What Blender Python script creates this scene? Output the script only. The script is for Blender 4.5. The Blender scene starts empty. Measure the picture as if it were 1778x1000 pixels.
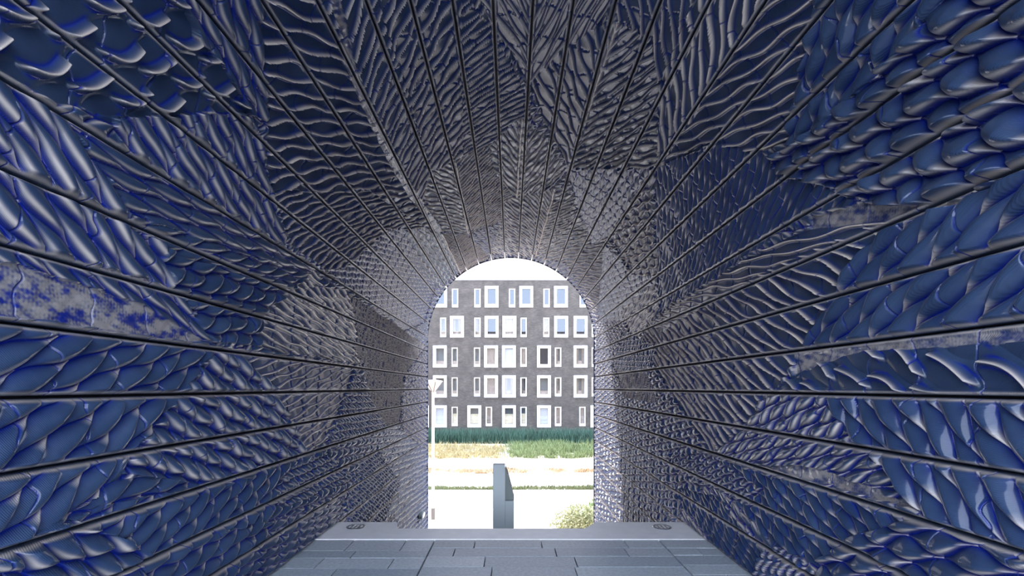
import bpy, bmesh, math, random
import numpy as np
from mathutils import Vector
random.seed(7)
rng = np.random.default_rng(7)
S = bpy.context.scene
COL = S.collection
PI = math.pi
F, CX, CY, EYE = 840.0, 887.0, 673.0, 1.55      # focal length in px, vanishing point, eye height (1778x1000 frame)

# ------------------------------------------------------------------ camera, light, exposure
cam = bpy.data.objects.new('camera', bpy.data.cameras.new('camera')); COL.objects.link(cam)
cam.location = (0, 0, EYE); cam.rotation_euler = (PI/2, 0, 0)
cam.data.sensor_width = 36; cam.data.lens = F/1778*36
cam.data.shift_x = (889-CX)/1778; cam.data.shift_y = (CY-500)/1778
cam.data.clip_start = 0.05; cam.data.clip_end = 500
S.camera = cam
SUN = Vector((-0.80, 0.60, 0.80)).normalized()
sun = bpy.data.objects.new('sun', bpy.data.lights.new('sun', 'SUN')); COL.objects.link(sun)
sun.data.energy = 3.0; sun.data.angle = 0.01; sun.data.color = (1.0, 0.93, 0.84)
sun.rotation_euler = SUN.to_track_quat('Z', 'Y').to_euler(); sun.location = (-20, 25, 30)
S.view_settings.view_transform = 'Standard'; S.view_settings.look = 'None'
S.view_settings.gamma = 1; S.view_settings.use_curve_mapping = False
S.view_settings.exposure = 1.32

def new_world():
    w = bpy.data.worlds.new('sky'); S.world = w; w.use_nodes = True
    nt = w.node_tree; N = nt.nodes; L = nt.links; N.clear()
    out = N.new('ShaderNodeOutputWorld'); bg = N.new('ShaderNodeBackground')
    tc = N.new('ShaderNodeTexCoord'); sep = N.new('ShaderNodeSeparateXYZ')
    L.new(tc.outputs['Generated'], sep.inputs[0])
    # thin haze on the sunny side of the sky; blue opposite raised as fill light
    dot = N.new('ShaderNodeVectorMath'); dot.operation = 'DOT_PRODUCT'
    L.new(tc.outputs['Generated'], dot.inputs[0]); dot.inputs[1].default_value = (-0.25, 0.95, 0.0)
    r1 = N.new('ShaderNodeMapRange'); r1.inputs[1].default_value = -0.15; r1.inputs[2].default_value = 0.65
    L.new(dot.outputs['Value'], r1.inputs[0])
    el = N.new('ShaderNodeMapRange'); el.inputs[1].default_value = 0.0; el.inputs[2].default_value = 0.75
    L.new(sep.outputs['Z'], el.inputs[0])
    blue = N.new('ShaderNodeMixRGB'); L.new(el.outputs[0], blue.inputs[0])
    blue.inputs[1].default_value = (3.6, 3.9, 4.5, 1); blue.inputs[2].default_value = (2.1, 2.7, 3.8, 1)
    haze = N.new('ShaderNodeMixRGB'); L.new(el.outputs[0], haze.inputs[0])
    haze.inputs[1].default_value = (0.85, 0.74, 0.68, 1); haze.inputs[2].default_value = (0.38, 0.45, 0.60, 1)
    mx = N.new('ShaderNodeMixRGB'); L.new(r1.outputs[0], mx.inputs[0])
    L.new(blue.outputs[0], mx.inputs[1]); L.new(haze.outputs[0], mx.inputs[2])
    L.new(mx.outputs[0], bg.inputs[0]); bg.inputs[1].default_value = 1.0
    L.new(bg.outputs[0], out.inputs[0])
new_world()

# ------------------------------------------------------------------ materials
def mat(name, col, rough=0.6, metal=0.0, noise=None, bump=0.0, coat=0.0, spec=0.5):
    m = bpy.data.materials.new(name); m.use_nodes = True
    nt = m.node_tree; b = nt.nodes['Principled BSDF']
    b.inputs['Base Color'].default_value = (*col, 1); b.inputs['Roughness'].default_value = rough
    b.inputs['Metallic'].default_value = metal; b.inputs['Coat Weight'].default_value = coat
    b.inputs['Specular IOR Level'].default_value = spec
    if noise:
        sc, amt = noise
        tc = nt.nodes.new('ShaderNodeTexCoord'); n = nt.nodes.new('ShaderNodeTexNoise')
        n.inputs['Scale'].default_value = sc; n.inputs['Detail'].default_value = 6
        nt.links.new(tc.outputs['Object'], n.inputs['Vector'])
        mx = nt.nodes.new('ShaderNodeMixRGB')
        mx.inputs[1].default_value = (*[c*(1-amt) for c in col], 1); mx.inputs[2].default_value = (*[min(1, c*(1+amt)) for c in col], 1)
        nt.links.new(n.outputs['Fac'], mx.inputs[0]); nt.links.new(mx.outputs[0], b.inputs['Base Color'])
        if bump:
            bp = nt.nodes.new('ShaderNodeBump'); bp.inputs['Strength'].default_value = bump; bp.inputs['Distance'].default_value = 0.02
            nt.links.new(n.outputs['Fac'], bp.inputs['Height']); nt.links.new(bp.outputs[0], b.inputs['Normal'])
    return m

BODY_A, BODY_B = (0.006, 0.015, 0.044), (0.042, 0.068, 0.125)
CREST, POOL = (0.78, 0.66, 0.54), (0.001, 0.010, 0.19)  # CREST: reflected light painted onto the ridges, besides thin glaze
def glaze_mat():
    """deep blue running glaze: pools cobalt in the grooves, breaks pale over the crests, reflected light painted in there too"""
    m = bpy.data.materials.new('blue_glaze'); m.use_nodes = True
    nt = m.node_tree; N = nt.nodes; L = nt.links; b = N['Principled BSDF']
    def att(n):
        a = N.new('ShaderNodeAttribute'); a.attribute_name = n; return a.outputs['Fac']
    def mix(f, a, c):
        x = N.new('ShaderNodeMixRGB'); L.new(f, x.inputs[0])
        for i, v in ((1, a), (2, c)):
            if isinstance(v, tuple): x.inputs[i].default_value = (*v, 1)
            else: L.new(v, x.inputs[i])
        return x.outputs[0]
    tc = N.new('ShaderNodeTexCoord')
    ns = N.new('ShaderNodeTexNoise'); ns.inputs['Scale'].default_value = 3.0; ns.inputs['Detail'].default_value = 8
    L.new(tc.outputs['Object'], ns.inputs['Vector'])
    body = mix(ns.outputs['Fac'], BODY_A, BODY_B)
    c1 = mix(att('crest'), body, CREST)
    c2 = mix(att('pool'), c1, POOL)
    L.new(c2, b.inputs['Base Color'])
    b.inputs['Roughness'].default_value = 0.38; b.inputs['Specular IOR Level'].default_value = 0.05
    b.inputs['Coat Weight'].default_value = 0.65; b.inputs['Coat Roughness'].default_value = 0.12; b.inputs['Coat IOR'].default_value = 1.42
    wv = N.new('ShaderNodeTexWave'); wv.inputs['Scale'].default_value = 62; wv.inputs['Distortion'].default_value = 1.0
    wv.bands_direction = 'DIAGONAL'; L.new(tc.outputs['Object'], wv.inputs['Vector'])
    n2 = N.new('ShaderNodeTexNoise'); n2.inputs['Scale'].default_value = 28; n2.inputs['Detail'].default_value = 4
    L.new(tc.outputs['Object'], n2.inputs['Vector'])
    ad = N.new('ShaderNodeMath'); ad.operation = 'MULTIPLY_ADD'; ad.inputs[1].default_value = 0.55
    L.new(wv.outputs['Fac'], ad.inputs[0]); L.new(n2.outputs['Fac'], ad.inputs[2])
    bp = N.new('ShaderNodeBump'); bp.inputs['Strength'].default_value = 0.4; bp.inputs['Distance'].default_value = 0.004
    L.new(ad.outputs[0], bp.inputs['Height']); L.new(bp.outputs[0], b.inputs['Normal'])
    return m
def brick_mat(name, c1, c2, mortar, scale, bw=0.5, bh=0.25, ms=0.02):
    m = bpy.data.materials.new(name); m.use_nodes = True
    nt = m.node_tree; b = nt.nodes['Principled BSDF']
    tc = nt.nodes.new('ShaderNodeTexCoord'); sp = nt.nodes.new('ShaderNodeSeparateXYZ'); cb = nt.nodes.new('ShaderNodeCombineXYZ')
    nt.links.new(tc.outputs['Object'], sp.inputs[0])
    nt.links.new(sp.outputs['X'], cb.inputs['X']); nt.links.new(sp.outputs['Z'], cb.inputs['Y'])
    br = nt.nodes.new('ShaderNodeTexBrick'); br.inputs['Scale'].default_value = scale
    br.inputs['Color1'].default_value = (*c1, 1); br.inputs['Color2'].default_value = (*c2, 1); br.inputs['Mortar'].default_value = (*mortar, 1)
    br.inputs['Brick Width'].default_value = bw; br.inputs['Row Height'].default_value = bh; br.inputs['Mortar Size'].default_value = ms
    nt.links.new(cb.outputs[0], br.inputs['Vector'])
    ns = nt.nodes.new('ShaderNodeTexNoise'); ns.inputs['Scale'].default_value = 1.3; ns.inputs['Detail'].default_value = 8
    nt.links.new(cb.outputs[0], ns.inputs['Vector'])
    mx = nt.nodes.new('ShaderNodeMixRGB'); mx.blend_type = 'OVERLAY'; mx.inputs[0].default_value = 0.6
    nt.links.new(br.outputs['Color'], mx.inputs[1]); nt.links.new(ns.outputs['Fac'], mx.inputs[2])
    nt.links.new(mx.outputs[0], b.inputs['Base Color']); b.inputs['Roughness'].default_value = 0.85
    return m

M = dict(
    glaze=glaze_mat(),
    backing=mat('black_backing_sheet', (0.006, 0.006, 0.010), 0.7),
    trim=mat('dark_metal_edge', (0.03, 0.032, 0.07), 0.4, 0.6),
    paver=None,
    slab=mat('honed_bluestone', (0.80, 0.79, 0.79), 0.45, noise=(7, 0.12), bump=0.03, spec=1.0),
    stairstone=mat('dark_stair_stone', (0.12, 0.125, 0.13), 0.6, noise=(9, 0.2)),
    asphalt=mat('dark_asphalt', (0.12, 0.12, 0.13), 0.9, noise=(9, 0.2)),
    steel=mat('brushed_steel', (0.55, 0.56, 0.58), 0.3, 1.0),
    darkglass=mat('dark_lamp_glass', (0.02, 0.025, 0.03), 0.08, coat=1.0),
    pillar=mat('grey_blue_coated_metal', (0.44, 0.49, 0.50), 0.5),
    pillar_dark=mat('dark_metal_and_fin_shade', (0.19, 0.22, 0.21), 0.6),  # pillar fin's shade painted in as a darker tone; also the spotlight housing
    brick=brick_mat('dark_grey_brick', (0.036, 0.029, 0.025), (0.060, 0.049, 0.042), (0.052, 0.043, 0.038), 2.0, 0.44, 0.13, 0.012),
    host=mat('sandy_render', (0.52, 0.44, 0.36), 0.85, noise=(0.7, 0.1)),
    white=mat('white_window_frame', (0.86, 0.83, 0.81), 0.5),
    cap=mat('roof_edge_metal', (0.35, 0.34, 0.34), 0.5),
    curtain=mat('cream_curtain', (0.24, 0.19, 0.16), 0.9, noise=(4, 0.25)),
    blind=mat('grey_blind', (0.42, 0.42, 0.46), 0.8),
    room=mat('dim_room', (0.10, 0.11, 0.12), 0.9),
    sand=mat('beige_room_wall', (0.55, 0.47, 0.33), 0.9, noise=(5, 0.3)),
    pave=mat('pale_concrete_paving', (0.82, 0.72, 0.62), 0.9, noise=(1.2, 0.05)),
    road=mat('worn_pink_asphalt', (0.40, 0.34, 0.31), 0.9, noise=(2.0, 0.06)),
    kerb=mat('kerb_stone', (0.55, 0.51, 0.49), 0.9),
    marking=mat('white_road_paint', (0.9, 0.88, 0.86), 0.8),
    grass=mat('teal_green_grass', (0.026, 0.066, 0.042), 0.7, noise=(1.6, 0.7)),
    drygrass=mat('dry_straw_grass', (0.33, 0.26, 0.12), 0.8, noise=(2, 0.35)),
    olive=mat('olive_weeds', (0.15, 0.18, 0.065), 0.8, noise=(2, 0.5)),
    gutter=mat('dusty_green_weed', (0.16, 0.17, 0.07), 0.8, noise=(2, 0.5)),
    rust=mat('rusty_dry_weeds', (0.40, 0.27, 0.15), 0.8, noise=(2, 0.35)),
    soil=mat('sandy_soil', (0.50, 0.40, 0.28), 0.95, noise=(5, 0.15)),
    bush=mat('pale_green_leaf', (0.45, 0.46, 0.26), 0.6, noise=(9, 0.4)),
    bushd=mat('fresh_green_leaf', (0.22, 0.34, 0.08), 0.6, noise=(9, 0.45)),
    stem=mat('brown_stem', (0.2, 0.14, 0.09), 0.8),
    wood=mat('weathered_pink_timber', (0.55, 0.40, 0.36), 0.85, noise=(6, 0.2)),
    pole=mat('cream_painted_pole', (0.80, 0.70, 0.60), 0.5),
    lampbox=mat('grey_pole_sleeve', (0.16, 0.14, 0.13), 0.7),
)
def glass_mat(name, tint, refl):
    m = bpy.data.materials.new(name); m.use_nodes = True
    nt = m.node_tree; N = nt.nodes; L = nt.links; N.clear()
    out = N.new('ShaderNodeOutputMaterial'); tr = N.new('ShaderNodeBsdfTransparent'); gl = N.new('ShaderNodeBsdfGlossy'); mx = N.new('ShaderNodeMixShader')
    tr.inputs[0].default_value = (*tint, 1); gl.inputs['Roughness'].default_value = 0.01; gl.inputs['Color'].default_value = (0.95, 0.97, 1, 1)
    mx.inputs[0].default_value = refl
    L.new(tr.outputs[0], mx.inputs[1]); L.new(gl.outputs[0], mx.inputs[2]); L.new(mx.outputs[0], out.inputs[0])
    return m
M['glass_mirror'] = glass_mat('coated_window_glass', (0.30, 0.42, 0.55), 0.065)
M['glass_clear'] = glass_mat('clear_window_glass', (0.9, 0.91, 0.92), 0.04)

# ------------------------------------------------------------------ helpers
def tag(o, label=None, cat=None, group=None, kind=None):
    if label: o['label'] = label
    if cat: o['category'] = cat
    if group: o['group'] = group
    if kind: o['kind'] = kind
    return o
def empty(name, loc=(0, 0, 0)):
    o = bpy.data.objects.new(name, None); COL.objects.link(o); o.location = loc; o.empty_display_size = 0.1; return o
class MB:
    """collects shapes; build() links them as one mesh object"""
    def __init__(s): s.v = []; s.f = []
    def add(s, vs, fs):
        n = len(s.v); s.v += [tuple(v) for v in vs]; s.f += [tuple(i+n for i in f) for f in fs]; return s
    def box(s, x0, x1, y0, y1, z0, z1):
        vs = [(x, y, z) for x in (x0, x1) for y in (y0, y1) for z in (z0, z1)]
        return s.add(vs, [(0, 1, 3, 2), (4, 6, 7, 5), (0, 4, 5, 1), (2, 3, 7, 6), (0, 2, 6, 4), (1, 5, 7, 3)])
    def rot(s, prof, c=(0, 0, 0), n=32, close=True):
        vs = []; fs = []; k = len(prof)
        for i in range(n):
            a = 2*PI*i/n
            vs += [(c[0]+r*math.cos(a), c[1]+r*math.sin(a), c[2]+z) for r, z in prof]
        for i in range(n):
            j = (i+1) % n
            fs += [(i*k+q, j*k+q, j*k+q+1, i*k+q+1) for q in range(k-1)]
        if close:
            fs.append(tuple(i*k+k-1 for i in range(n))); fs.append(tuple(i*k for i in reversed(range(n))))
        return s.add(vs, fs)
    def prism(s, poly, a, b, axis='y'):
        n = len(poly)
        P = (lambda p, t: (p[0], t, p[1])) if axis == 'y' else ((lambda p, t: (p[0], p[1], t)) if axis == 'z' else (lambda p, t: (t, p[0], p[1])))
        vs = [P(p, a) for p in poly]+[P(p, b) for p in poly]
        fs = [tuple(range(n)), tuple(range(2*n-1, n-1, -1))]+[(i, n+i, n+(i+1) % n, (i+1) % n) for i in range(n)]
        return s.add(vs, fs)
    def build(s, name, m, parent=None, bevel=0, smooth=False):
        me = bpy.data.meshes.new(name); me.from_pydata(s.v, [], s.f)
        bm = bmesh.new(); bm.from_mesh(me); bmesh.ops.recalc_face_normals(bm, faces=bm.faces); bm.to_mesh(me); bm.free()
        if smooth: me.polygons.foreach_set('use_smooth', [True]*len(me.polygons))
        me.materials.append(m)
        o = bpy.data.objects.new(name, me); COL.objects.link(o)
        if parent: o.parent = parent
        if bevel:
            b = o.modifiers.new('bevel', 'BEVEL'); b.width = bevel; b.segments = 2; b.limit_method = 'ANGLE'
        return o

# ------------------------------------------------------------------ vault geometry
R, ZC = 2.0, 1.10                       # radius and springing height above the eye
YEND, YNEAR = 11.4, -0.5
ARC = R*PI/2
def px_to_surf(px, py):
    dx = (px-CX)/F; dz = (CY-py)/F
    if abs(dx) > 1e-6:
        t = 2.0/abs(dx)
        if t*dz <= ZC: return (math.copysign(ARC+ZC-t*dz, dx), t)
    a = dx*dx+dz*dz; b = -2*ZC*dz; c = ZC*ZC-R*R
    t = (-b+math.sqrt(b*b-4*a*c))/(2*a)
    return (R*math.atan2(t*dx, t*dz-ZC), t)
def surf_point(s, y, h):
    """s: arc length from the crown, y depth, h inward relief"""
    a = np.clip(s/R, -PI/2, PI/2); below = np.maximum(np.abs(s)-ARC, 0)
    nx, nz = -np.sin(a), -np.cos(a)
    nz = np.where(below > 0, 0, nz)
    x = -R*nx+nx*h; z = R*np.cos(a)+ZC+EYE-below+nz*h
    return np.stack([x, y, z], -1)

def noise2(s, y, freq, seed, n=5):
    r = np.random.default_rng(seed); o = 0
    for i in range(n):
        th = r.uniform(0, 2*PI); f = freq*r.uniform(0.6, 1.5)
        o = o+np.sin((s*math.cos(th)+y*math.sin(th))*f*2*PI+r.uniform(0, 6.28))
    return o/n
def hsh(i, j, k):
    x = np.sin(i*127.1+j*311.7+k*74.7)*43758.5453
    return x-np.floor(x)

# feather patches: outline, relief type, barb direction, spacing, length (outline and direction read off the photo, carried onto the vault)
RG = []
def reg(poly, d, ty='scale', sp=.10, L=.35, rib=None, d2=None, H=1.0, bend=0.0):
    pts = []
    for (a, b), (c, e) in zip(poly, poly[1:]+poly[:1]):
        for k in range(5): pts.append(px_to_surf(a+(c-a)*k/5, b+(e-b)*k/5))
    cx = sum(min(max(p[0], 0), 1778) for p in poly)/len(poly); cy = sum(min(max(p[1], 0), 1000) for p in poly)/len(poly)
    def dv(d, at=(cx, cy)):
        l = math.hypot(*d)/6
        p = px_to_surf(*at); q = px_to_surf(at[0]+d[0]/l, at[1]+d[1]/l)
        v = np.array([q[0]-p[0], q[1]-p[1]]); return v/np.linalg.norm(v)
    r = dict(poly=np.array(pts), e=dv(d), ty=ty, sp=sp*{'scale': .67, 'net': .92}.get(ty, .85), L=L*{'net': 1.25, 'scale': 1.12}.get(ty, 1.05), H=H*{'scale': 2.1}.get(ty, 1.35), bend=bend, c=np.array(px_to_surf(cx, cy)), k=len(RG)+1)
    if rib:
        a = np.array(px_to_surf(*rib[0])); b = np.array(px_to_surf(*rib[1])); m = ((rib[0][0]+rib[1][0])/2, (rib[0][1]+rib[1][1])/2)
        r['rib'] = (a, b); r['e'] = dv(d, m); r['e2'] = dv(d2, m)
    RG.append(r)
# --- left wall
reg([(-60,900),(740,700),(740,960),(560,1100),(-60,1100)], (60,-60), sp=.085, L=.34)
reg([(430,500),(745,430),(745,960),(430,900)], (30,-22), 'scale', .08, .30)
reg([(-50,-50),(300,-50),(330,60),(380,110),(435,190),(380,192),(270,203),(180,197),(90,175),(0,132),(-50,95)], (-90,22), 'finger', .115, .42, H=1.1)
reg([(180,200),(435,195),(470,350),(500,440),(420,400),(330,335),(200,262)], (35,75), sp=.085, L=.42)
reg([(300,-50),(452,-50),(452,205),(430,192),(380,110),(330,60)], (25,75), 'scale', .085, .40)
reg([(-50,100),(110,205),(120,228),(220,360),(215,390),(-50,275)], (48,85), sp=.095, L=.45)
reg([(110,205),(200,262),(340,345),(560,480),(440,450),(300,400),(220,370),(120,230)], (80,42), sp=.075, L=.5)
reg([(-50,275),(215,390),(270,420),(292,500),(-50,405)], (50,80), sp=.10, L=.42)
reg([(220,375),(300,400),(440,450),(560,480),(480,500),(290,440),(270,415)], (80,5), sp=.065, L=.4)
reg([(270,420),(290,440),(480,500),(540,470),(460,540),(440,602),(350,592),(290,500)], (72,-32), sp=.10, L=.32)
reg([(-50,405),(292,500),(330,545),(370,598),(100,480),(-50,440)], (55,52), sp=.065, L=.4, H=.8)
reg([(-50,440),(100,482),(250,535),(370,600),(-50,545)], (60,10), 'smooth', H=2)
reg([(440,602),(460,540),(540,470),(600,560),(625,632),(470,610)], (60,42), 'net', .075, .40)
reg([(-50,545),(370,600),(330,650),(300,685),(-50,690)], (82,-50), sp=.085, L=.42)
reg([(370,603),(410,608),(440,640),(475,680),(500,735),(530,790),(345,845),(200,820),(260,740),(300,685),(330,650)], (38,55), sp=.095, L=.26, H=1.2)
reg([(-50,690),(300,685),(270,730),(215,785),(165,860),(0,955),(-50,980)], (62,-72), sp=.095, L=.40)
reg([(-50,980),(0,950),(110,905),(250,960),(225,1080),(-50,1080)], (60,26), sp=.10, L=.24, H=1.2)
reg([(160,880),(345,845),(530,790),(620,755),(480,830),(460,900),(250,960),(110,905)], (45,-62), sp=.08, L=.36)
reg([(410,608),(625,632),(600,690),(560,762),(530,788),(500,735),(470,675)], (70,-42), 'net', .075, .42)
reg([(345,845),(530,788),(560,762),(540,785),(430,828)], (80,-20), 'scale', .05, .4, H=.6)
reg([(612,640),(640,680),(665,740),(560,778),(590,700)], (25,35), sp=.07, L=.18)
reg([(560,500),(590,500),(700,575),(738,600),(738,640),(700,660),(690,740),(665,740),(640,690),(612,600)], (-4,40), 'net', .085, .30)
reg([(560,540),(480,500),(600,500),(620,600)], (40,40), 'net', .08, .3)
reg([(700,650),(738,600),(738,780),(690,745)], (10,40), sp=.08, L=.2)
reg([(505,803),(560,790),(615,830),(480,885),(470,850)], (40,18), sp=.07, L=.2, H=1.1)
reg([(625,790),(650,780),(690,840),(660,905),(600,905),(600,850)], (24,20), sp=.07, L=.16)
reg([(395,1000),(470,905),(590,860),(600,905),(585,910),(460,1010)], (60,-45), sp=.055, L=.35)
# --- vault, left of the crown
reg([(440,-60),(560,-60),(690,300),(760,400),(680,395),(600,465),(560,468),(500,425),(460,300),(452,100)], (75,-12), 'net', .115, .40)
reg([(500,425),(470,330),(640,330),(740,395),(600,465),(560,468)], (60,-38), 'net', .085, .36)
reg([(530,-60),(640,-60),(720,200),(770,400),(690,300),(600,130)], (28,-72), 'net', .10, .5)
reg([(640,-60),(880,-60),(890,140),(870,230),(860,300),(780,400),(720,210)], (52,-58), 'net', .105, .36)
reg([(800,-20),(850,40),(905,140),(926,200),(905,222),(845,325),(805,300),(800,100)], (60,-36), 'net', .08, .36)
reg([(560,467),(600,465),(670,397),(745,395),(760,480),(735,560),(700,575)], (25,45), 'scale', .06, .2, H=.5)
reg([(560,-60),(575,-60),(612,110),(700,300),(770,405),(758,408),(685,305),(598,118)], (30,70), 'smooth')
# --- crown
reg([(800,-60),(1075,-60),(1055,30),(985,82),(917,142),(880,75)], (-38,-72), 'net', .075, .6, rib=((917,142),(930,-50)), d2=(38,-70))
reg([(985,80),(1062,28),(1082,60),(1000,255),(990,290),(960,232),(920,140)], (25,65), 'net', .11, .45)
reg([(990,292),(1010,240),(1062,30),(1130,60),(1150,140),(1152,292),(1050,290)], (-12,-70), 'net', .085, .4, rib=((990,292),(1072,40)), d2=(60,-34))
reg([(1065,-60),(1290,-60),(1230,60),(1150,170),(1130,60),(1070,25)], (8,80), 'net', .10, .45)
reg([(850,250),(905,200),(955,240),(982,292),(960,322),(900,347),(870,330),(856,300)], (-32,-45), 'net', .075, .4, rib=((897,347),(907,205)), d2=(36,-40))
reg([(740,300),(850,250),(860,300),(895,345),(880,380),(810,405),(770,400),(735,350)], (-38,-20), 'net', .07, .34, rib=((812,405),(792,290)), d2=(34,-34))
reg([(880,345),(982,322),(1000,345),(985,400),(935,445),(850,440)], (-30,-46), 'net', .07, .4, rib=((930,446),(965,325)), d2=(40,-14))
reg([(700,400),(810,405),(850,445),(760,500),(735,470)], (-20,-42), 'net', .07, .34, rib=((790,455),(760,390)), d2=(34,-30))
reg([(930,445),(985,395),(1000,335),(1022,330),(1062,430),(1050,520),(1032,545),(985,455)], (50,-6), 'net', .09, .5)
reg([(988,292),(1140,290),(1140,330),(1070,400),(1030,425),(1000,345)], (-6,45), 'scale', .07, .3, H=.6)
# --- right of the crown
reg([(1148,292),(1140,160),(1232,-60),(1380,-60),(1240,150),(1180,245)], (3,-80), 'net', .095, .42)
reg([(1148,292),(1180,243),(1240,150),(1370,-60),(1425,-60),(1412,60),(1390,180),(1375,245),(1330,262),(1230,250)], (80,-36), 'net', .095, .42)
reg([(1425,-60),(1690,-60),(1600,60),(1500,160),(1400,245),(1375,250),(1388,170),(1410,50)], (-15,62), sp=.095, L=.32, H=1.1)
reg([(1690,-60),(1850,-60),(1850,262),(1690,342),(1550,362),(1450,325),(1350,292),(1340,270),(1385,250),(1500,160),(1600,60)], (72,12), sp=.12, L=.30, H=1.35)
reg([(1140,290),(1240,250),(1330,262),(1350,292),(1500,352),(1400,375),(1290,450),(1190,530),(1150,560),(1140,480)], (-28,75), 'scale', .065, .5, H=.6)
reg([(1128,300),(1145,480),(1100,475),(1055,410)], (40,-14), 'net', .11, .26)
reg([(1050,420),(1100,475),(1145,480),(1150,560),(1050,600),(1040,540)], (-14,34), 'scale', .07, .22, H=.55)
reg([(1036,560),(1150,552),(1300,760),(1180,900),(1036,940)], (34,26), 'scale', .08, .28)
reg([(1080,540),(1140,490),(1150,560),(1100,590)], (-20,30), 'net', .10, .25)
# --- right wall
reg([(1410,380),(1500,350),(1550,363),(1695,343),(1560,397),(1410,450)], (60,-20), 'smooth')
reg([(1125,562),(1180,520),(1300,450),(1410,400),(1560,387),(1510,440),(1470,490),(1400,605),(1370,650),(1350,682),(1330,730),(1290,772),(1240,785),(1180,700),(1120,600)], (50,40), 'net', .095, .55)
reg([(1130,562),(1200,510),(1300,450),(1400,400),(1560,385),(1400,440),(1250,520),(1150,575)], (60,-8), 'net', .07, .5)
reg([(1555,392),(1700,340),(1850,265),(1850,545),(1400,606),(1470,490),(1510,440)], (-44,58), sp=.095, L=.46, H=1.1)
reg([(1380,612),(1850,548),(1850,600),(1500,615),(1385,648)], (60,-8), 'smooth')
reg([(1385,648),(1500,612),(1850,590),(1850,700),(1350,682)], (62,42), 'finger', .10, .5, H=1.1)
reg([(1350,682),(1440,690),(1485,760),(1500,777),(1290,747)], (45,-40), sp=.085, L=.30)
reg([(1440,690),(1850,700),(1850,842),(1500,778)], (46,72), sp=.092, L=.45)
reg([(1290,747),(1500,777),(1560,820),(1600,880),(1440,852),(1240,795)], (62,-26), sp=.07, L=.36)
reg([(1260,800),(1440,845),(1600,882),(1540,850),(1400,810)], (62,12), 'smooth')
reg([(1500,778),(1850,842),(1850,1010),(1700,950),(1600,882),(1560,820)], (46,75), sp=.092, L=.5)
reg([(1240,795),(1440,852),(1600,902),(1500,932),(1450,990),(1350,950),(1290,880)], (48,72), sp=.07, L=.36)
reg([(1500,932),(1600,900),(1850,1000),(1850,1080),(1450,1080),(1430,975)], (80,16), sp=.095, L=.32, H=1.2)
reg([(1290,962),(1370,955),(1440,1000),(1430,1080),(1310,1080)], (20,4), sp=.075, L=.10, H=1.1)
reg([(1165,782),(1240,790),(1330,852),(1310,885),(1250,850),(1180,822)], (40,16), sp=.065, L=.2)
reg([(1190,880),(1180,850),(1250,860),(1330,960),(1310,1020)], (30,60), sp=.055, L=.35)
reg([(1085,575),(1145,600),(1130,650),(1065,640)], (20,36), 'scale', .07, .18, H=.8)
reg([(1070,640),(1130,650),(1150,700),(1090,690)], (-6,36), 'net', .08, .25)

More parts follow.
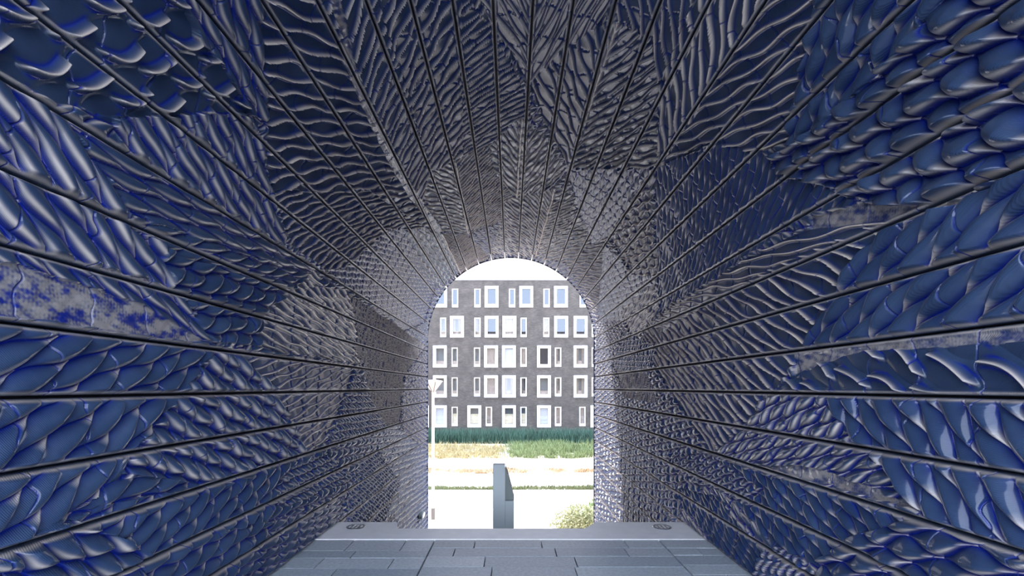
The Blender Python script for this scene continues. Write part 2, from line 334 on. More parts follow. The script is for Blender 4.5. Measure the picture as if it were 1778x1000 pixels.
SKEW = True
def relief(s, y):
    """height (m) and glaze weights over arrays of surface coordinates"""
    ws = s+.02*noise2(s, y, 1.6, 3)+.012*noise2(s, y, 7, 4); wy = y+.03*noise2(s, y, 1.3, 5)+.012*noise2(s, y, 7, 6)
    idx = np.zeros(s.shape, np.int16)
    for r in RG:
        p = r['poly']; lo = p.min(0); hi = p.max(0)
        bb = np.nonzero((ws >= lo[0]) & (ws <= hi[0]) & (wy >= lo[1]) & (wy <= hi[1]))[0]
        if not len(bb): continue
        X = ws[bb]; Y = wy[bb]; ins = np.zeros(len(bb), bool); n = len(p)
        for i in range(n):
            x1, y1 = p[i]; x2, y2 = p[(i+1) % n]
            if y1 == y2: continue
            ins ^= ((y1 > Y) != (y2 > Y)) & (X < (x2-x1)*(Y-y1)/(y2-y1)+x1)
        idx[bb[ins]] = r['k']
    H = np.zeros(s.shape); crest = np.zeros(s.shape); pool = np.zeros(s.shape)
    base = dict(e=None, ty='scale', sp=.055, L=.28, H=1.4, bend=0, c=np.zeros(2), k=0)
    for r in [base]+RG:
        m = np.nonzero(idx == r['k'])[0]
        if not len(m): continue
        X = s[m]+.010*noise2(s[m], y[m], 1.6, 11); Y = y[m]+.010*noise2(s[m], y[m], 1.6, 12)
        if r['e'] is None:
            e = np.array([-.55, .83]); X = np.abs(X)
        else: e = r['e']
        dx, dy = X-r['c'][0], Y-r['c'][1]
        if 'rib' in r:
            a, b = r['rib']; u = (b-a)/np.linalg.norm(b-a); dx, dy = X-a[0], Y-a[1]
            lat = dx*(-u[1])+dy*u[0]
            s1 = np.sign(e[0]*(-u[1])+e[1]*u[0])
            side = (np.sign(lat) == s1)
            ex = np.where(side, e[0], r['e2'][0]); ey = np.where(side, e[1], r['e2'][1])
            # barbs leave the rib steeply and open outwards
            A = dx*ex+dy*ey; Q = dx*(-ey)+dy*ex+.35*np.minimum(np.abs(lat), .6)**2
            Q = np.where(side, Q, -Q+37)
        else:
            A = dx*e[0]+dy*e[1]; Q = dx*(-e[1])+dy*e[0]+r['bend']*A*A
            lat = None
        Q = Q/r['sp']; A = A/r['L']
        Q = Q+(.04 if r['ty'] == 'net' else .12)*np.sin(2*PI*A+2.1)
        amp_ = {'net': r.get('pinch', .15), 'scale': .43, 'finger': .30}.get(r['ty'], .3)
        def B_(j):          # long wavy borders between neighbouring barbs, pinching them into lenses
            ph = (hsh(j, 2., r['k'])-.5)*(2.2 if r['ty'] == 'net' else .9)
            return j+amp_*(1-2*np.mod(j, 2))*np.cos(2*PI*A+ph)+(hsh(j, 7., r['k'])-.5)*.12
        j = np.floor(Q)+1
        for _ in range(3): j = np.where(B_(j) > Q, j-1, j)
        lo_, hi_ = B_(j), B_(j+1); wd = np.maximum(hi_-lo_, .02); v = np.clip((Q-lo_)/wd, 0, 1)
        par = np.mod(j, 2); ca = A-.5*(1-par); col = np.round(ca); ca = ca-col
        hs = hsh(j, col, r['k']); wn = np.clip(wd/1.7, 0, 1.1)
        db = np.minimum(v, 1-v)*wd
        ty = r['ty']; amp = r['sp']/.10
        if ty == 'scale':
            x = v**1.5; dome = np.clip(np.sin(PI*x), 0, 1)**.55
            tip = np.clip((.5-ca)/.16, 0, 1)**.5; h = .052*amp*r['H']*dome*np.clip(wn, 0, 1)**.55*tip*(.80+.9*ca+.25*(hs-.5))
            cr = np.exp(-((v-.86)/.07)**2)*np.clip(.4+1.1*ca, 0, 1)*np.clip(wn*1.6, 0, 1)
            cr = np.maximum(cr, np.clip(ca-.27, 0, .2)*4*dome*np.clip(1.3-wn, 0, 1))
            pl = np.exp(-(db/.10)**2)*.7+np.clip(-ca*1.6-.3, 0, .6)*(1-wn*.5)+.35*np.exp(-(v/.2)**2)
        elif ty == 'net':
            rg = np.exp(-(db/(.085+.02*hs))**2)
            h = .032*amp*r['H']*rg*(.85+.25*np.sin(2*PI*A+hs*3))+.016*amp*v**2+.003*np.sin(2*PI*A*1.7+hs*9)*np.sin(PI*v)
            cr = np.exp(-(db/.075)**2); pl = np.exp(-((db-.20)/.10)**2)*.3
        elif ty == 'finger':
            c2 = np.cos(2*PI*A+(hsh(np.round(Q), 2., 3.)-.5)*.6); odd = np.mod(np.round(Q), 2)
            mk = np.clip((np.where(odd > 0, c2, -c2)+.25)*2.2, 0, 1)
            rg = np.exp(-(db/(.08+.07*mk))**2)*mk
            h = .042*amp*r['H']*rg+.008*np.clip(np.sin(PI*v), 0, 1)
            cr = np.exp(-(db/.07)**2)*mk*.6; pl = np.exp(-((db-.30)/.10)**2)*mk*.8
        else:
            h = .006*noise2(s[m], y[m], 5, 21)+.004*noise2(s[m], y[m], 13, 22)
            u_ = s[m]*r['e'][0]+y[m]*r['e'][1]; w_ = -s[m]*r['e'][1]+y[m]*r['e'][0]
            nn = noise2(u_*.5, w_*1.6, 6, 23, 9)+.8*noise2(u_*.7, w_*1.5, 17, 24, 9)+.5*noise2(u_, w_, 45, 25, 9)
            cr = np.clip(.20-nn*.3, 0, .32); pl = np.clip(.12+nn*1.3, 0, .75)*(1 if r['H'] > 2 else .35)
        if lat is not None:
            rb = np.exp(-(lat/.018)**2); h = np.maximum(h, .032*rb); cr = np.maximum(cr, .7*rb)
        H[m] = h+.012*(hsh(r['k'], 1., 2.)); crest[m] = cr; pool[m] = pl
    return H, crest, np.clip(pool, 0, 1)

def ysamples(y0, fine):
    ys = [y0]
    while ys[-1] < YEND:
        y = ys[-1]
        if y < 0.9: st = .03
        else: st = min(max(1/(fine*(2/y)**2), .0019), .0125)
        ys.append(y+st)
    ys[-1] = YEND
    return np.array(ys)
def tile_row(s0, s1, ystart, fine, nspx, parent, k):
    """one row of ceramic tiles between two open joints: relief face plus returns at both long edges"""
    gap = .0065
    ys = ysamples(ystart, fine); n = nspx
    ss = np.linspace(s0+gap, s1-gap, n)
    Sg, Yg = np.meshgrid(ss, ys, indexing='ij')
    s = Sg.ravel(); y = Yg.ravel()
    h, cr, pl = relief(s, y)
    ed = np.minimum(s-s0-gap, s1-gap-s)
    k1 = np.clip(ed/.030, 0, 1); k1 = k1*k1*(3-2*k1)
    lip = np.exp(-((ed-.012)/.011)**2)
    h = h*k1+.014*lip; cr = cr*k1+.55*np.exp(-((ed-.010)/.006)**2)*(1-k1); pl = pl*k1
    # butt joints between the tiles of the row, wavy like the photo's
    r = random.Random(k*13+5); pitch = r.uniform(.32, .36); o = r.uniform(0, .3)
    jn = np.round((y-o)/pitch); wob = .016*np.sin((s-s0)*22+jn*1.9)+.008*np.sin((s-s0)*47+jn)
    jd = np.abs(y-o-jn*pitch-wob)
    w = np.maximum(.0035, .0011*y)
    jg = np.exp(-(jd/w)**2); h = h-.012*jg; pl = np.maximum(pl, .9*jg); cr = cr*(1-jg)
    P = surf_point(s, y, h).reshape(n, len(ys), 3)
    A0 = surf_point(np.full(len(ys), ss[0]), ys, np.full(len(ys), -.06)); A1 = surf_point(np.full(len(ys), ss[-1]), ys, np.full(len(ys), -.06))
    P = np.concatenate([A0[None], P, A1[None]], 0)
    z = np.zeros((1, len(ys))); cr = np.concatenate([z, cr.reshape(n, -1), z]); pl = np.concatenate([z, pl.reshape(n, -1), z])
    ne = P.shape[0]; nyv = P.shape[1]
    idx = np.arange(ne*nyv).reshape(ne, nyv)
    q = np.stack([idx[:-1, :-1], idx[:-1, 1:], idx[1:, 1:], idx[1:, :-1]], -1).reshape(-1, 4)
    me = bpy.data.meshes.new('tile_row')
    me.vertices.add(ne*nyv); me.vertices.foreach_set('co', P.reshape(-1).astype(np.float32))
    me.loops.add(q.size); me.loops.foreach_set('vertex_index', q.reshape(-1).astype(np.int32))
    me.polygons.add(len(q)); me.polygons.foreach_set('loop_start', (np.arange(len(q))*4).astype(np.int32))
    try: me.polygons.foreach_set('loop_total', np.full(len(q), 4, np.int32))
    except Exception: pass
    me.update(calc_edges=True)
    me.polygons.foreach_set('use_smooth', np.ones(len(q), bool))
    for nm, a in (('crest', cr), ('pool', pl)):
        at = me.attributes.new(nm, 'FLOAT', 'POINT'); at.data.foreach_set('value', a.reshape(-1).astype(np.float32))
    me.materials.append(M['glaze'])
    ob = bpy.data.objects.new('tile_row', me); COL.objects.link(ob); ob.parent = parent
    return ob

DEG = PI/180
arcL = [-(4.1+9.2*k)*DEG*R for k in range(10)]; arcR = [(5.1+9.2*k)*DEG*R for k in range(10)]
arcs = sorted(arcL+arcR)
wz = [.857, .56, .257, -.04, -.34, -.64, -.94, -1.24, -1.55]
low = [-1.85, -2.15, -2.45, -2.75, -3.05, -3.35, -3.65]
def shell(name, sa, sb, y0, y1, off, n):
    """dark sheet behind the open joints"""
    m = MB(); ss = np.linspace(sa, sb, n)
    for o in (off, off+.04):
        for yy in (y0, y1):
            m.v += [tuple(v) for v in surf_point(ss, np.full(n, yy), np.full(n, -o))]
    for i in range(n-1):
        m.f += [(i, i+1, n+i+1, n+i), (2*n+i, 3*n+i, 3*n+i+1, 2*n+i+1), (i, 2*n+i, 2*n+i+1, i+1), (n+i, n+i+1, 3*n+i+1, 3*n+i)]
    m.f += [(0, n, 3*n, 2*n), (n-1, 3*n-1, 4*n-1, 2*n-1)]
    return tag(m.build(name, M['backing']), kind='structure')
B = YEND-.12
ceiling = shell('ceiling', arcs[0], arcs[-1], YNEAR, B, .065, 60)
wl = shell('wall_left', -(ARC+ZC+3.65), arcs[0]-.001, YNEAR, B, .065, 12)
wr = shell('wall_right', arcs[-1]+.001, ARC+ZC+3.65, YNEAR, B, .065, 12)
k = 0
for a, b in zip(arcs, arcs[1:]):
    k += 1; mid = abs((a+b)/2)/R
    tile_row(a, b, YNEAR, 300 if mid < .7 else 400, 54 if mid < .7 else 72, ceiling, k)
def wall_rows(sign, seam, par):
    global k
    sl = [abs(seam)]+[ARC+ZC-z for z in wz]
    for a, b in zip(sl, sl[1:]):
        k += 1
        lo, hi = (a, b) if sign > 0 else (-b, -a)
        tile_row(lo, hi, YNEAR, 430, 88, par, k)
    sl = [ARC+ZC-z for z in [wz[-1]]+low]
    for a, b in zip(sl, sl[1:]):
        k += 1
        lo, hi = (a, b) if sign > 0 else (-b, -a)
        tile_row(lo, hi, 5.2, 300, 40, par, k)
wall_rows(-1, arcs[0], wl); wall_rows(1, arcs[-1], wr)

# edge profile round the far mouth, open where the tile joints run out
tr = MB()
for a, b in zip(arcs, arcs[1:]):
    ss = np.linspace(a+.012, b-.012, 6)
    rows = [surf_point(ss, np.full(6, yy), np.full(6, hh)) for yy, hh in ((YEND+.002, .042), (YEND+.03, .042), (YEND+.03, -.12), (YEND+.002, -.12))]
    vs = [tuple(v) for r_ in rows for v in r_]
    fs = [(q*6+i, q*6+i+1, ((q+1) % 4)*6+i+1, ((q+1) % 4)*6+i) for q in range(4) for i in range(5)]+[(0, 6, 12, 18), (5, 23, 17, 11)]
    tr.add(vs, fs)
for sg in (-1, 1):
    x = sorted((sg*1.952, sg*2.12)); zt = EYE+1.18
    tr.box(x[0], x[1], YEND+.002, YEND+.03, -2.95, zt)
tag(tr.build('trim_1', M['trim']), kind='structure')

# building the passage runs through
HX, HT = 14.0, 10.3
def host():
    m = MB(); n = 24
    ss = np.linspace(-ARC, ARC, n)
    ins = [(-2.13, -2.95)]+[tuple(surf_point(np.array([s]), np.array([0.]), np.array([-.13]))[0][[0, 2]]) for s in ss]+[(2.13, -2.95)]
    def outer(p):
        i = p
        if i == 0: return (-HX, -2.95)
        if i == n+1: return (HX, -2.95)
        a = ss[i-1]/R
        return (HX*math.sin(a)/max(abs(math.sin(a)), abs(math.cos(a))) if 1 else 0, (HT if abs(a) <= PI/4 else 2.65+(HT-2.65)*abs(math.cos(a)/math.sin(a))))
    out = [outer(i) for i in range(n+2)]
    for yy in (YNEAR, B-.02):
        m.v += [(x, yy, z) for x, z in ins]+[(x, yy, z) for x, z in out]
    t = n+2
    for i in range(t-1):
        m.f += [(i, i+1, t+i+1, t+i), (2*t+i, 3*t+i, 3*t+i+1, 2*t+i+1), (t+i, t+i+1, 3*t+i+1, 3*t+i), (i, 2*t+i, 2*t+i+1, i+1)]
    m.f += [(0, t, 3*t, 2*t), (t-1, 3*t-1, 4*t-1, 2*t-1)]
    return tag(m.build('wall_back', M['host']), kind='structure')
host()

# ------------------------------------------------------------------ floor: pavers, threshold slab, stair
def paver_mat():
    m = bpy.data.materials.new('bluestone_pavers'); m.use_nodes = True
    nt = m.node_tree; N = nt.nodes; L = nt.links; b = N['Principled BSDF']
    at = N.new('ShaderNodeAttribute'); at.attribute_name = 'tone'
    tc = N.new('ShaderNodeTexCoord'); ns = N.new('ShaderNodeTexNoise'); ns.inputs['Scale'].default_value = 35; ns.inputs['Detail'].default_value = 8
    L.new(tc.outputs['Object'], ns.inputs['Vector'])
    mx = N.new('ShaderNodeMixRGB'); mx.inputs[1].default_value = (0.29, 0.33, 0.37, 1); mx.inputs[2].default_value = (0.44, 0.48, 0.51, 1)
    L.new(at.outputs['Fac'], mx.inputs[0])
    m2 = N.new('ShaderNodeMixRGB'); m2.blend_type = 'OVERLAY'; m2.inputs[0].default_value = .45
    L.new(mx.outputs[0], m2.inputs[1]); L.new(ns.outputs['Fac'], m2.inputs[2]); L.new(m2.outputs[0], b.inputs['Base Color'])
    b.inputs['Roughness'].default_value = .42
    bp = N.new('ShaderNodeBump'); bp.inputs['Strength'].default_value = .15; bp.inputs['Distance'].default_value = .004
    L.new(ns.outputs['Fac'], bp.inputs['Height']); L.new(bp.outputs[0], b.inputs['Normal'])
    return m
M['paver'] = paver_mat()
fl = MB(); tone = []
def paver_zone(x0, x1, rows, seed, lens):
    r = random.Random(seed); y = 4.925
    i = 0
    while y > -2.4:
        d = rows[i % len(rows)]; x = x0-r.uniform(0, .5)*(1 if i % 2 else .2); x = x0
        first = True
        while x < x1-.01:
            w = r.uniform(*lens)*(r.uniform(.35, .9) if first else 1); first = False
            e = min(x+w, x1)
            if x1-e < .15: e = x1
            g = .010
            fl.box(x+g/2, e-g/2, y-d+g/2, y-g/2, -.05, r.uniform(-.0015, .0015))
            tone.append(r.random()); x = e
        y -= d; i += 1
# joints either side of the middle field lie at the two long lines in the paving
paver_zone(-2.0, -.775, [.33, .19, .26, .22, .28], 3, (.5, .95))
paver_zone(-.77, 1.50, [.245, .235, .26, .24], 8, (.55, 1.0))
paver_zone(1.505, 2.0, [.25, .2, .24, .22], 5, (.45, .8))
fl.box(-2.0, 2.0, -2.4, 4.93, -.12, -.052); tone.append(0)
fo = fl.build('floor', M['paver'])
ta = fo.data.attributes.new('tone', 'FLOAT', 'POINT'); ta.data.foreach_set('value', np.repeat(np.array(tone), 8).astype(np.float32))
tag(fo, kind='structure')
th = MB().prism([(-2.0, 4.935), (2.0, 4.935), (2.0, 5.56), (.985, 5.56), (.81, 5.31), (-1.245, 5.31), (-1.31, 5.56), (-2.0, 5.56)], -.12, .006, 'z')
tag(th.build('threshold_slab', M['slab'], bevel=.004), 'wide honed bluestone slab across the passage at the head of the stair', 'slab', kind='structure')
st = MB(); ns_ = 17; y0 = 5.31
for i in range(ns_):
    z = -(i+1)*2.95/(ns_+1)
    if i == 0: st.box(-1.2, .8, y0+.002, y0+.34, -2.95, z)
    else: st.box(-1.99, 1.99, y0+i*.345, y0+(i+1)*.345-.001, -2.95, z)
tag(st.build('stair', M['stairstone']), kind='structure')

# in-ground lights in the slab
def ground_light(x, y, label):
    t = empty('ground_spotlight', (x, y, .006)); tag(t, label, 'spotlight', 'round steel spotlights sunk in the slab')
    MB().rot([(.078, .002), (.078, .006), (.098, .006), (.102, .001), (.102, -.03), (.078, -.03)], n=40, close=False).build('rim', M['steel'], t, smooth=False)
    MB().rot([(.0765, -.03), (.0765, -.002), (.001, .0005)], n=40).build('lens', M['darkglass'], t)
    for a in (0, 1, 2): MB().box(-.05+.04*a, -.03+.04*a, -.055, .055, .0006, .005).build('louvre', M['steel'], t)
    for a in range(4):
        an = PI/4+a*PI/2
        MB().rot([(.005, 0), (.005, .008), (.003, .0095)], (.088*math.cos(an), .088*math.sin(an), 0), 10).build('screw', M['backing'], t)
ground_light(-1.72, 5.37, 'round steel spotlight sunk in the slab beside the left wall')
ground_light(1.675, 5.36, 'round steel spotlight sunk in the slab beside the right wall')
# small lamp on the left wall near the far mouth
t = empty('wall_spotlight', (-1.955, 10.45, -1.20)); tag(t, 'small dark oval spotlight low on left wall near the far opening', 'spotlight')
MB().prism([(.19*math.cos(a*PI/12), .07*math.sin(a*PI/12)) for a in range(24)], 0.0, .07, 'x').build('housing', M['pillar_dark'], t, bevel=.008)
MB().prism([(.14*math.cos(a*PI/12), .045*math.sin(a*PI/12)) for a in range(24)], .071, .078, 'x').build('lens', M['darkglass'], t)

# slim grey pillar standing in the stair
def at(px, py, d): return ((px-CX)*d/F, d, EYE+(CY-py)*d/F)
t = empty('balustrade_pillar', (-.17, 7.0, -1.45)); tag(t, 'tall slim grey-blue metal pillar in the middle of the opening', 'pillar')
def loc(o): o.location = (.17, -7.0, 1.45); return o
px0, px1 = at(855.8, 0, 7)[0], at(877, 0, 7)[0]; px2 = at(892.4, 0, 7)[0]
ztop, zmid = at(0, 807, 7)[2], at(0, 870, 7)[2]
loc(MB().box(px0, px1, 7.0, 7.16, -1.49, ztop).build('upright', M['pillar'], t, bevel=.004))
loc(MB().box(px1+.001, px2, 7.01, 7.5, -1.49, zmid).build('side_box', M['pillar'], t, bevel=.003))
d = 7.1; pts = [(877, 813), (879, 817), (883, 829), (888, 848), (891.3, 864), (892.6, 871)]
poly = [(at(a, 0, d)[0], at(0, b, d)[2]) for a, b in pts]; poly[0] = (px1+.001, poly[0][1]); poly.append((px1+.001, poly[-1][1]))
poly = [(x, max(z, zmid+.001)) for x, z in poly]
loc(MB().prism(poly, 7.10, 7.45).build('curved_fin', M['pillar_dark'], t))['label'] = 'curved fin painted dark for its shade'  # shade of this face is put into its darker material

# ------------------------------------------------------------------ street
G = -2.95; GE = EYE-G
def gy(py): return F*GE/(py-CY)
far = MB()
far.box(-60, 60, B+.1, 75, G-.3, G-.012)
tag(far.build('ground', M['pave']), kind='structure')
nb = MB(); nb.box(-60, 60, -40, YNEAR-1.91, -.3, -.06); tag(nb.build('ground_behind', M['asphalt']), kind='structure')
tag(MB().box(-60, 60, gy(880), gy(853), G-.011, G+.004).build('road', M['road']), kind='structure')
for i, (a, b) in enumerate(((881.2, 880), (853, 851.2), (805.6, 804.8))):
    tag(MB().box(-60, 60, gy(a), gy(b), G-.011, G+.03).build('kerb', M['kerb']), kind='structure')
tag(MB().box(at(952, 0, gy(868))[0], at(964, 0, gy(868))[0], gy(868.3), gy(865.6), G+.005, G+.009).build('road_marking', M['marking']), kind='structure')
tag(MB().box(-60, 60, gy(799), 43.4, G-.011, G+.006).build('verge_soil', M['soil']), kind='structure')

def blades(name, m, n, xr, yr, hr, w, clump=0, seed=1, lean=.5, label=None, cat=None, zf=None):
    r = np.random.default_rng(seed)
    if clump:
        cx = r.uniform(*xr, clump); cy = r.uniform(*yr, clump); i = r.integers(0, clump, n); sz = r.uniform(.4, 1.2, clump)
        x = cx[i]+r.normal(0, .3, n)*sz[i]; y = np.clip(cy[i]+r.normal(0, .16, n)*sz[i], yr[0], yr[1]); hh = r.uniform(*hr, n)*sz[i]
    else: x = r.uniform(*xr, n); y = r.uniform(*yr, n); hh = r.uniform(*hr, n)
    a = r.uniform(0, PI, n); ln = r.normal(0, lean, (n, 2))*hh[:, None]
    ca, sa = np.cos(a)*w/2, np.sin(a)*w/2; z = np.full(n, G-.01)
    v = np.stack([np.stack([x-ca, y-sa, z], 1), np.stack([x+ca, y+sa, z], 1),
                  np.stack([x+ca*.7+ln[:, 0]*.4, y+sa*.7+ln[:, 1]*.4, z+hh*.6], 1), np.stack([x-ca*.7+ln[:, 0]*.4, y-sa*.7+ln[:, 1]*.4, z+hh*.6], 1),
                  np.stack([x+ln[:, 0], y+ln[:, 1], z+hh], 1)], 1).reshape(-1, 3)
    me = bpy.data.meshes.new(name)
    f = []
    for q in range(n): f += [(q*5, q*5+1, q*5+2, q*5+3), (q*5+3, q*5+2, q*5+4)]
    me.from_pydata(v.tolist(), [], f); me.materials.append(m)
    o = bpy.data.objects.new(name, me); COL.objects.link(o)
    return tag(o, label, cat, kind='stuff')
yb = 43.4
blades('tall_grass', M['grass'], 16000, (-12, 12), (gy(771), gy(763)), (.5, 1.25), .05, seed=2, lean=.22, label='dense teal green grass along the foot of the brick building', cat='grass')
blades('dry_grass', M['drygrass'], 11000, (-12, -.5), (gy(797), gy(774)), (.12, .42), .04, clump=520, seed=3, label='dry straw grass on the sandy verge', cat='grass')
blades('green_weeds', M['olive'], 9000, (-.3, 7.5), (gy(796), gy(774.5)), (.2, .62), .045, clump=170, seed=4, lean=.35, label='olive green weeds heaped on the verge right of the pillar', cat='weeds')
blades('rusty_weeds', M['rust'], 3600, (-5, 6), (gy(822), gy(815)), (.06, .26), .035, clump=45, seed=5, label='low rusty weeds in the far gutter line', cat='weeds')
blades('gutter_weeds', M['gutter'], 6500, (-5.4, 5), (gy(851.5), gy(846)), (.05, .24), .028, clump=150, seed=6, label='low green weeds along the kerb of the road', cat='weeds')

# timber fence panel at the right edge of the opening
t = empty('timber_fence', (6.3, gy(797), G)); tag(t, 'short pinkish upright timber boards behind the weeds', 'fence')
for i in range(9): MB().box(-.85+i*.26, -.63+i*.26, -.02, .02, -.01, .95+.04*math.sin(i*2.1)).build('board', M['wood'], t)
MB().box(-.85, 1.5, .022, .06, .25, .33).build('rail', M['wood'], t)

# leafy bush at the lower right of the opening
def bush(px, py, h, rx, label, seed, n, mt):
    dd = gy(py); x = at(px, 0, dd)[0]
    t = empty('bush', (x, dd, G)); tag(t, label, 'bush')
    r = random.Random(seed); m = MB(); sm = MB()
    for i in range(26):
        a = r.uniform(0, 2*PI); q = r.uniform(.2, .85); tip = (rx*q*math.cos(a), .55*rx*q*math.sin(a), h*r.uniform(.5, .9)); w = .008
        sm.add([(-w+tip[0]*.1, 0, -.02), (w+tip[0]*.1, 0, -.02), (tip[0]*.1, w, -.02), tip], [(0, 1, 3), (1, 2, 3), (2, 0, 3), (0, 2, 1)])
    for i in range(n):
        a = r.uniform(0, 2*PI); q = r.random()**.4; ph = math.acos(r.uniform(-.1, 1))
        lump = 1+.22*math.sin(3*a+seed)+.12*math.sin(7*a)
        c = Vector((rx*q*lump*math.sin(ph)*math.cos(a), rx*.6*q*math.sin(ph)*math.sin(a), .06+h*(.85+.2*r.random())*q*math.cos(ph)))
        c.z = max(c.z, .04)
        u = Vector((r.gauss(0, 1), r.gauss(0, 1), r.gauss(0, .8))).normalized(); v = u.cross(Vector((r.gauss(0, 1), r.gauss(0, 1), r.gauss(0, 1)))).normalized()
        l = r.uniform(.03, .06); w = l*.42
        m.add([c-u*l, c+v*w, c+u*l, c-v*w], [(0, 1, 2, 3)])
    m.build('foliage', mt, t); sm.build('stem', M['stem'], t)
bush(1006, 916, .75, .78, 'pale green leafy bush at the lower right of the opening', 5, 3600, M['bush'])
bush(1032, 906, .72, .40, 'fresh darker green bush half hidden at the right wall edge', 9, 1500, M['bushd'])

# street lamp
t = empty('street_lamp', (at(752, 0, gy(901))[0], gy(901), G)); tag(t, 'cream street lamp with a funnel-shaped head left in the opening', 'street lamp')
dl = gy(901); zh = at(0, 661, dl)[2]-G; zn = at(0, 681, dl)[2]-G; k_ = dl/F
MB().rot([(.058, 0), (.052, 1.2), (.042, zn)], n=20).build('pole', M['pole'], t, smooth=False)
MB().rot([(.075, .001), (.075, .36), (.062, .38)], n=20).build('sleeve', M['lampbox'], t)
hd = MB().rot([(.045, zn-.03), (.07, zn+.04), (.15, zn+.14), (.30, zh-.05), (.315, zh-.03)], n=32).build('lamp_shade', M['pole'], t, smooth=True)
MB().rot([(.325, zh-.029), (.32, zh-.005), (.12, zh+.03), (.001, zh+.035)], n=32).build('cap', M['white'], t)
for s_ in (-.5, .4, 1.6): # ribs down the funnel
    c_, q_ = math.cos(-PI/2+s_), math.sin(-PI/2+s_)
    b_ = MB(); w = .012
    b_.add([(.05*c_-w*q_, .05*q_+w*c_, zn), (.05*c_+w*q_, .05*q_-w*c_, zn), (.325*c_+w*q_, .325*q_-w*c_, zh-.03), (.325*c_-w*q_, .325*q_+w*c_, zh-.03),
            (.075*c_-w*q_, .075*q_+w*c_, zn), (.075*c_+w*q_, .075*q_-w*c_, zn), (.345*c_+w*q_, .345*q_-w*c_, zh-.03), (.345*c_-w*q_, .345*q_+w*c_, zh-.03)],
           [(0, 1, 2, 3), (4, 7, 6, 5), (0, 4, 5, 1), (1, 5, 6, 2), (2, 6, 7, 3), (3, 7, 4, 0)])
    b_.build('rib', M['lampbox'], t)

# ------------------------------------------------------------------ brick building across the street
D = 43.4
bt = empty('brick_building', (0, D, G)); tag(bt, 'dark grey brick apartment building with white-framed windows across the street', 'building')
def fx(px): return (px-CX)*D/F
def fz(py): return EYE+(CY-py)*D/F-G
top = fz(484.5)
rows = [((497, 534), (501.4, 533.3)), ((549, 586), (552, 585)), ((600.2, 638), (603.6, 636.7)), ((652, 690), (655.4, 688)), ((704, 741.8), (706.4, 739.6))]
BIG = 23.6; SM = 10.4
wins = [
 [('B', 752.5, 'k'), ('S', 785.1, 'k'), ('S', 823.8, 'k'), ('B', 842, 'k'), ('S', 884, 'k'), ('B', 902, 'k'), ('S', 943.8, 'k'), ('B', 962, 'k'), ('S', 1006.7, 'k'), ('B', 1022, 'k')],
 [('S', 764.3, 'd'), ('B', 781.6, 'h'), ('S', 823.8, 'h'), ('B', 842, 'k'), ('B', 872.6, 'c'), ('S', 904, 'k'), ('S', 943.3, 'c'), ('B', 962.2, 'k'), ('B', 996, 'k'), ('S', 1027.6, 'k')],
 [('B', 752.3, 'd'), ('S', 784.3, 'd'), ('S', 823.2, 'd'), ('B', 841, 'c'), ('B', 872, 'b'), ('S', 903.8, 'c'), ('B', 932.7, 'k'), ('S', 963.8, 'h'), ('B', 996, 'h'), ('S', 1027.4, 'k')],
 [('B', 752.3, 'd'), ('S', 784.3, 'd'), ('S', 823.2, 'd'), ('B', 841, 'c'), ('B', 872, 'h'), ('S', 903.8, 'h'), ('B', 932.7, 'd'), ('S', 963.8, 'h'), ('B', 996, 'h'), ('S', 1027.4, 'c')],
 [('B', 721, 'b'), ('B', 752.3, 'b'), ('S', 784.3, 's'), ('B', 812, 's'), ('S', 843.7, 'c'), ('B', 872, 's'), ('S', 903.8, 's'), ('B', 932.7, 'b'), ('S', 963.8, 'c'), ('S', 1006, 'c'), ('B', 1025.3, 'c')]]
holes = []
for rr, ((b0, b1), (s0, s1)) in zip(wins, rows):
    for ty, x, kd in rr:
        w = BIG if ty == 'B' else SM; ya, yb_ = (b0, b1) if ty == 'B' else (s0, s1)
        holes.append((fx(x), fx(x+w), fz(yb_), fz(ya), ty, kd))
# wall with real openings: cut into a grid of cells
def facade(x0, x1, z0, z1):
    m = MB()
    zs = sorted(set([z0, z1]+[h[2]+.05 for h in holes]+[h[3]-.05 for h in holes]))
    for a, b in zip(zs, zs[1:]):
        zc = (a+b)/2; hs_ = sorted((h[0]+.05, h[1]-.05) for h in holes if h[2]+.05 < zc < h[3]-.05)
        x = x0
        for p, q in hs_: m.box(x, p, 0, .35, a, b); x = q
        m.box(x, x1, 0, .35, a, b)
    return m
BX0, BX1 = fx(560), fx(1215)
facade(BX0, BX1, 0, top-.1).build('brick_wall', M['brick'], bt)
MB().box(BX0, BX1, .36, 10, 0, top-.15).box(BX0-.0, BX1, .3, .36, 0, .0001).build('building_core', M['room'], bt)
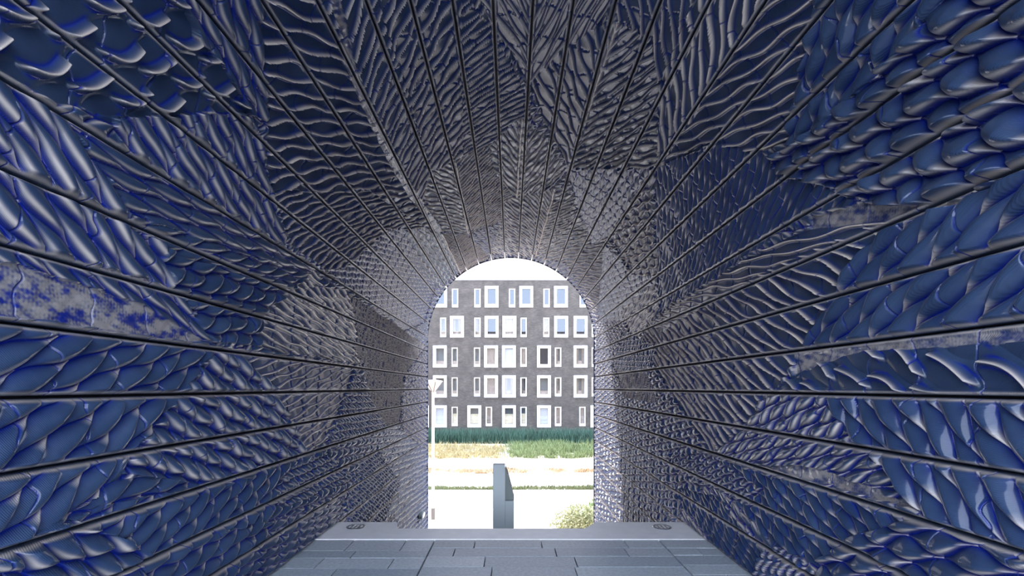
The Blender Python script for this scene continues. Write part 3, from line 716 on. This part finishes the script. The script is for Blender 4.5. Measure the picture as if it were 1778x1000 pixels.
# core is hollow behind the windows: rooms are given by the frames' own reveal boxes
MB().box(BX0-.05, BX1+.05, -.05, 10.1, top-.1, top).build('roof_edge', M['cap'], bt)
for x0, x1, z0, z1, ty, kd in holes:
    fr = .23 if ty == 'B' else .09; fb = .29 if ty == 'B' else .22; pj = -.12 if ty == 'B' else -.03
    if ty == 'S': x0 -= .0; fr = .07
    m = MB()
    m.box(x0, x0+fr, pj, .2, z0, z1).box(x1-fr, x1, pj, .2, z0, z1).box(x0+fr, x1-fr, pj, .2, z1-fr, z1).box(x0+fr, x1-fr, pj, .2, z0, z0+fb)
    f = m.build('window_frame', M['white'], bt)
    ix0, ix1, iz0, iz1 = x0+fr+.001, x1-fr-.001, z0+fb+.001, z1-fr-.001
    g = MB().box(ix0, ix1, .06, .075, iz0, iz1).build('pane', M['glass_mirror'] if kd == 'k' else M['glass_clear'], f)
    if kd == 'c' or kd == 'h':
        m = MB(); n = 14; wdt = (ix1-ix0)
        spans = [(ix0+.01, ix1-.01)] if kd == 'c' else ([(ix0+.01, ix0+wdt*.30), (ix1-wdt*.34, ix1-.01)] if ty == 'B' else [(ix0+.01, ix0+wdt*.5)])
        for a, b in spans:
            vs = []
            for i in range(n+1):
                x = a+(b-a)*i/n; y = .15+.025*math.sin(i*2.2)
                vs += [(x, y, iz0+.03), (x, y, iz1-.01), (x, y+.01, iz0+.03), (x, y+.01, iz1-.01)]
            fs = []
            for i in range(n):
                q = 4*i; fs += [(q, q+4, q+5, q+1), (q+2, q+3, q+7, q+6), (q+1, q+5, q+7, q+3), (q, q+2, q+6, q+4)]
            fs += [(0, 1, 3, 2), (4*n, 4*n+2, 4*n+3, 4*n+1)]
            m.add(vs, fs)
        m.build('curtain', M['curtain'], f)
    if kd == 'b':
        m = MB(); z = iz0+.03
        while z < iz1-.06: m.box(ix0+.01, ix1-.01, .13, .15, z, z+.075); z += .085
        m.build('blind', M['blind'], f)
    if kd == 's':
        MB().box(ix0+.01, ix1-.01, .27, .29, iz0+.02, iz0+(iz1-iz0)*.62).build('room_divider', M['sand'], f)
    if kd in 'dh':
        MB().box(ix0+.01, ix1-.01, .16, .19, iz0+.01, iz0+(iz1-iz0)*.22).build('window_board', M['curtain'], f)
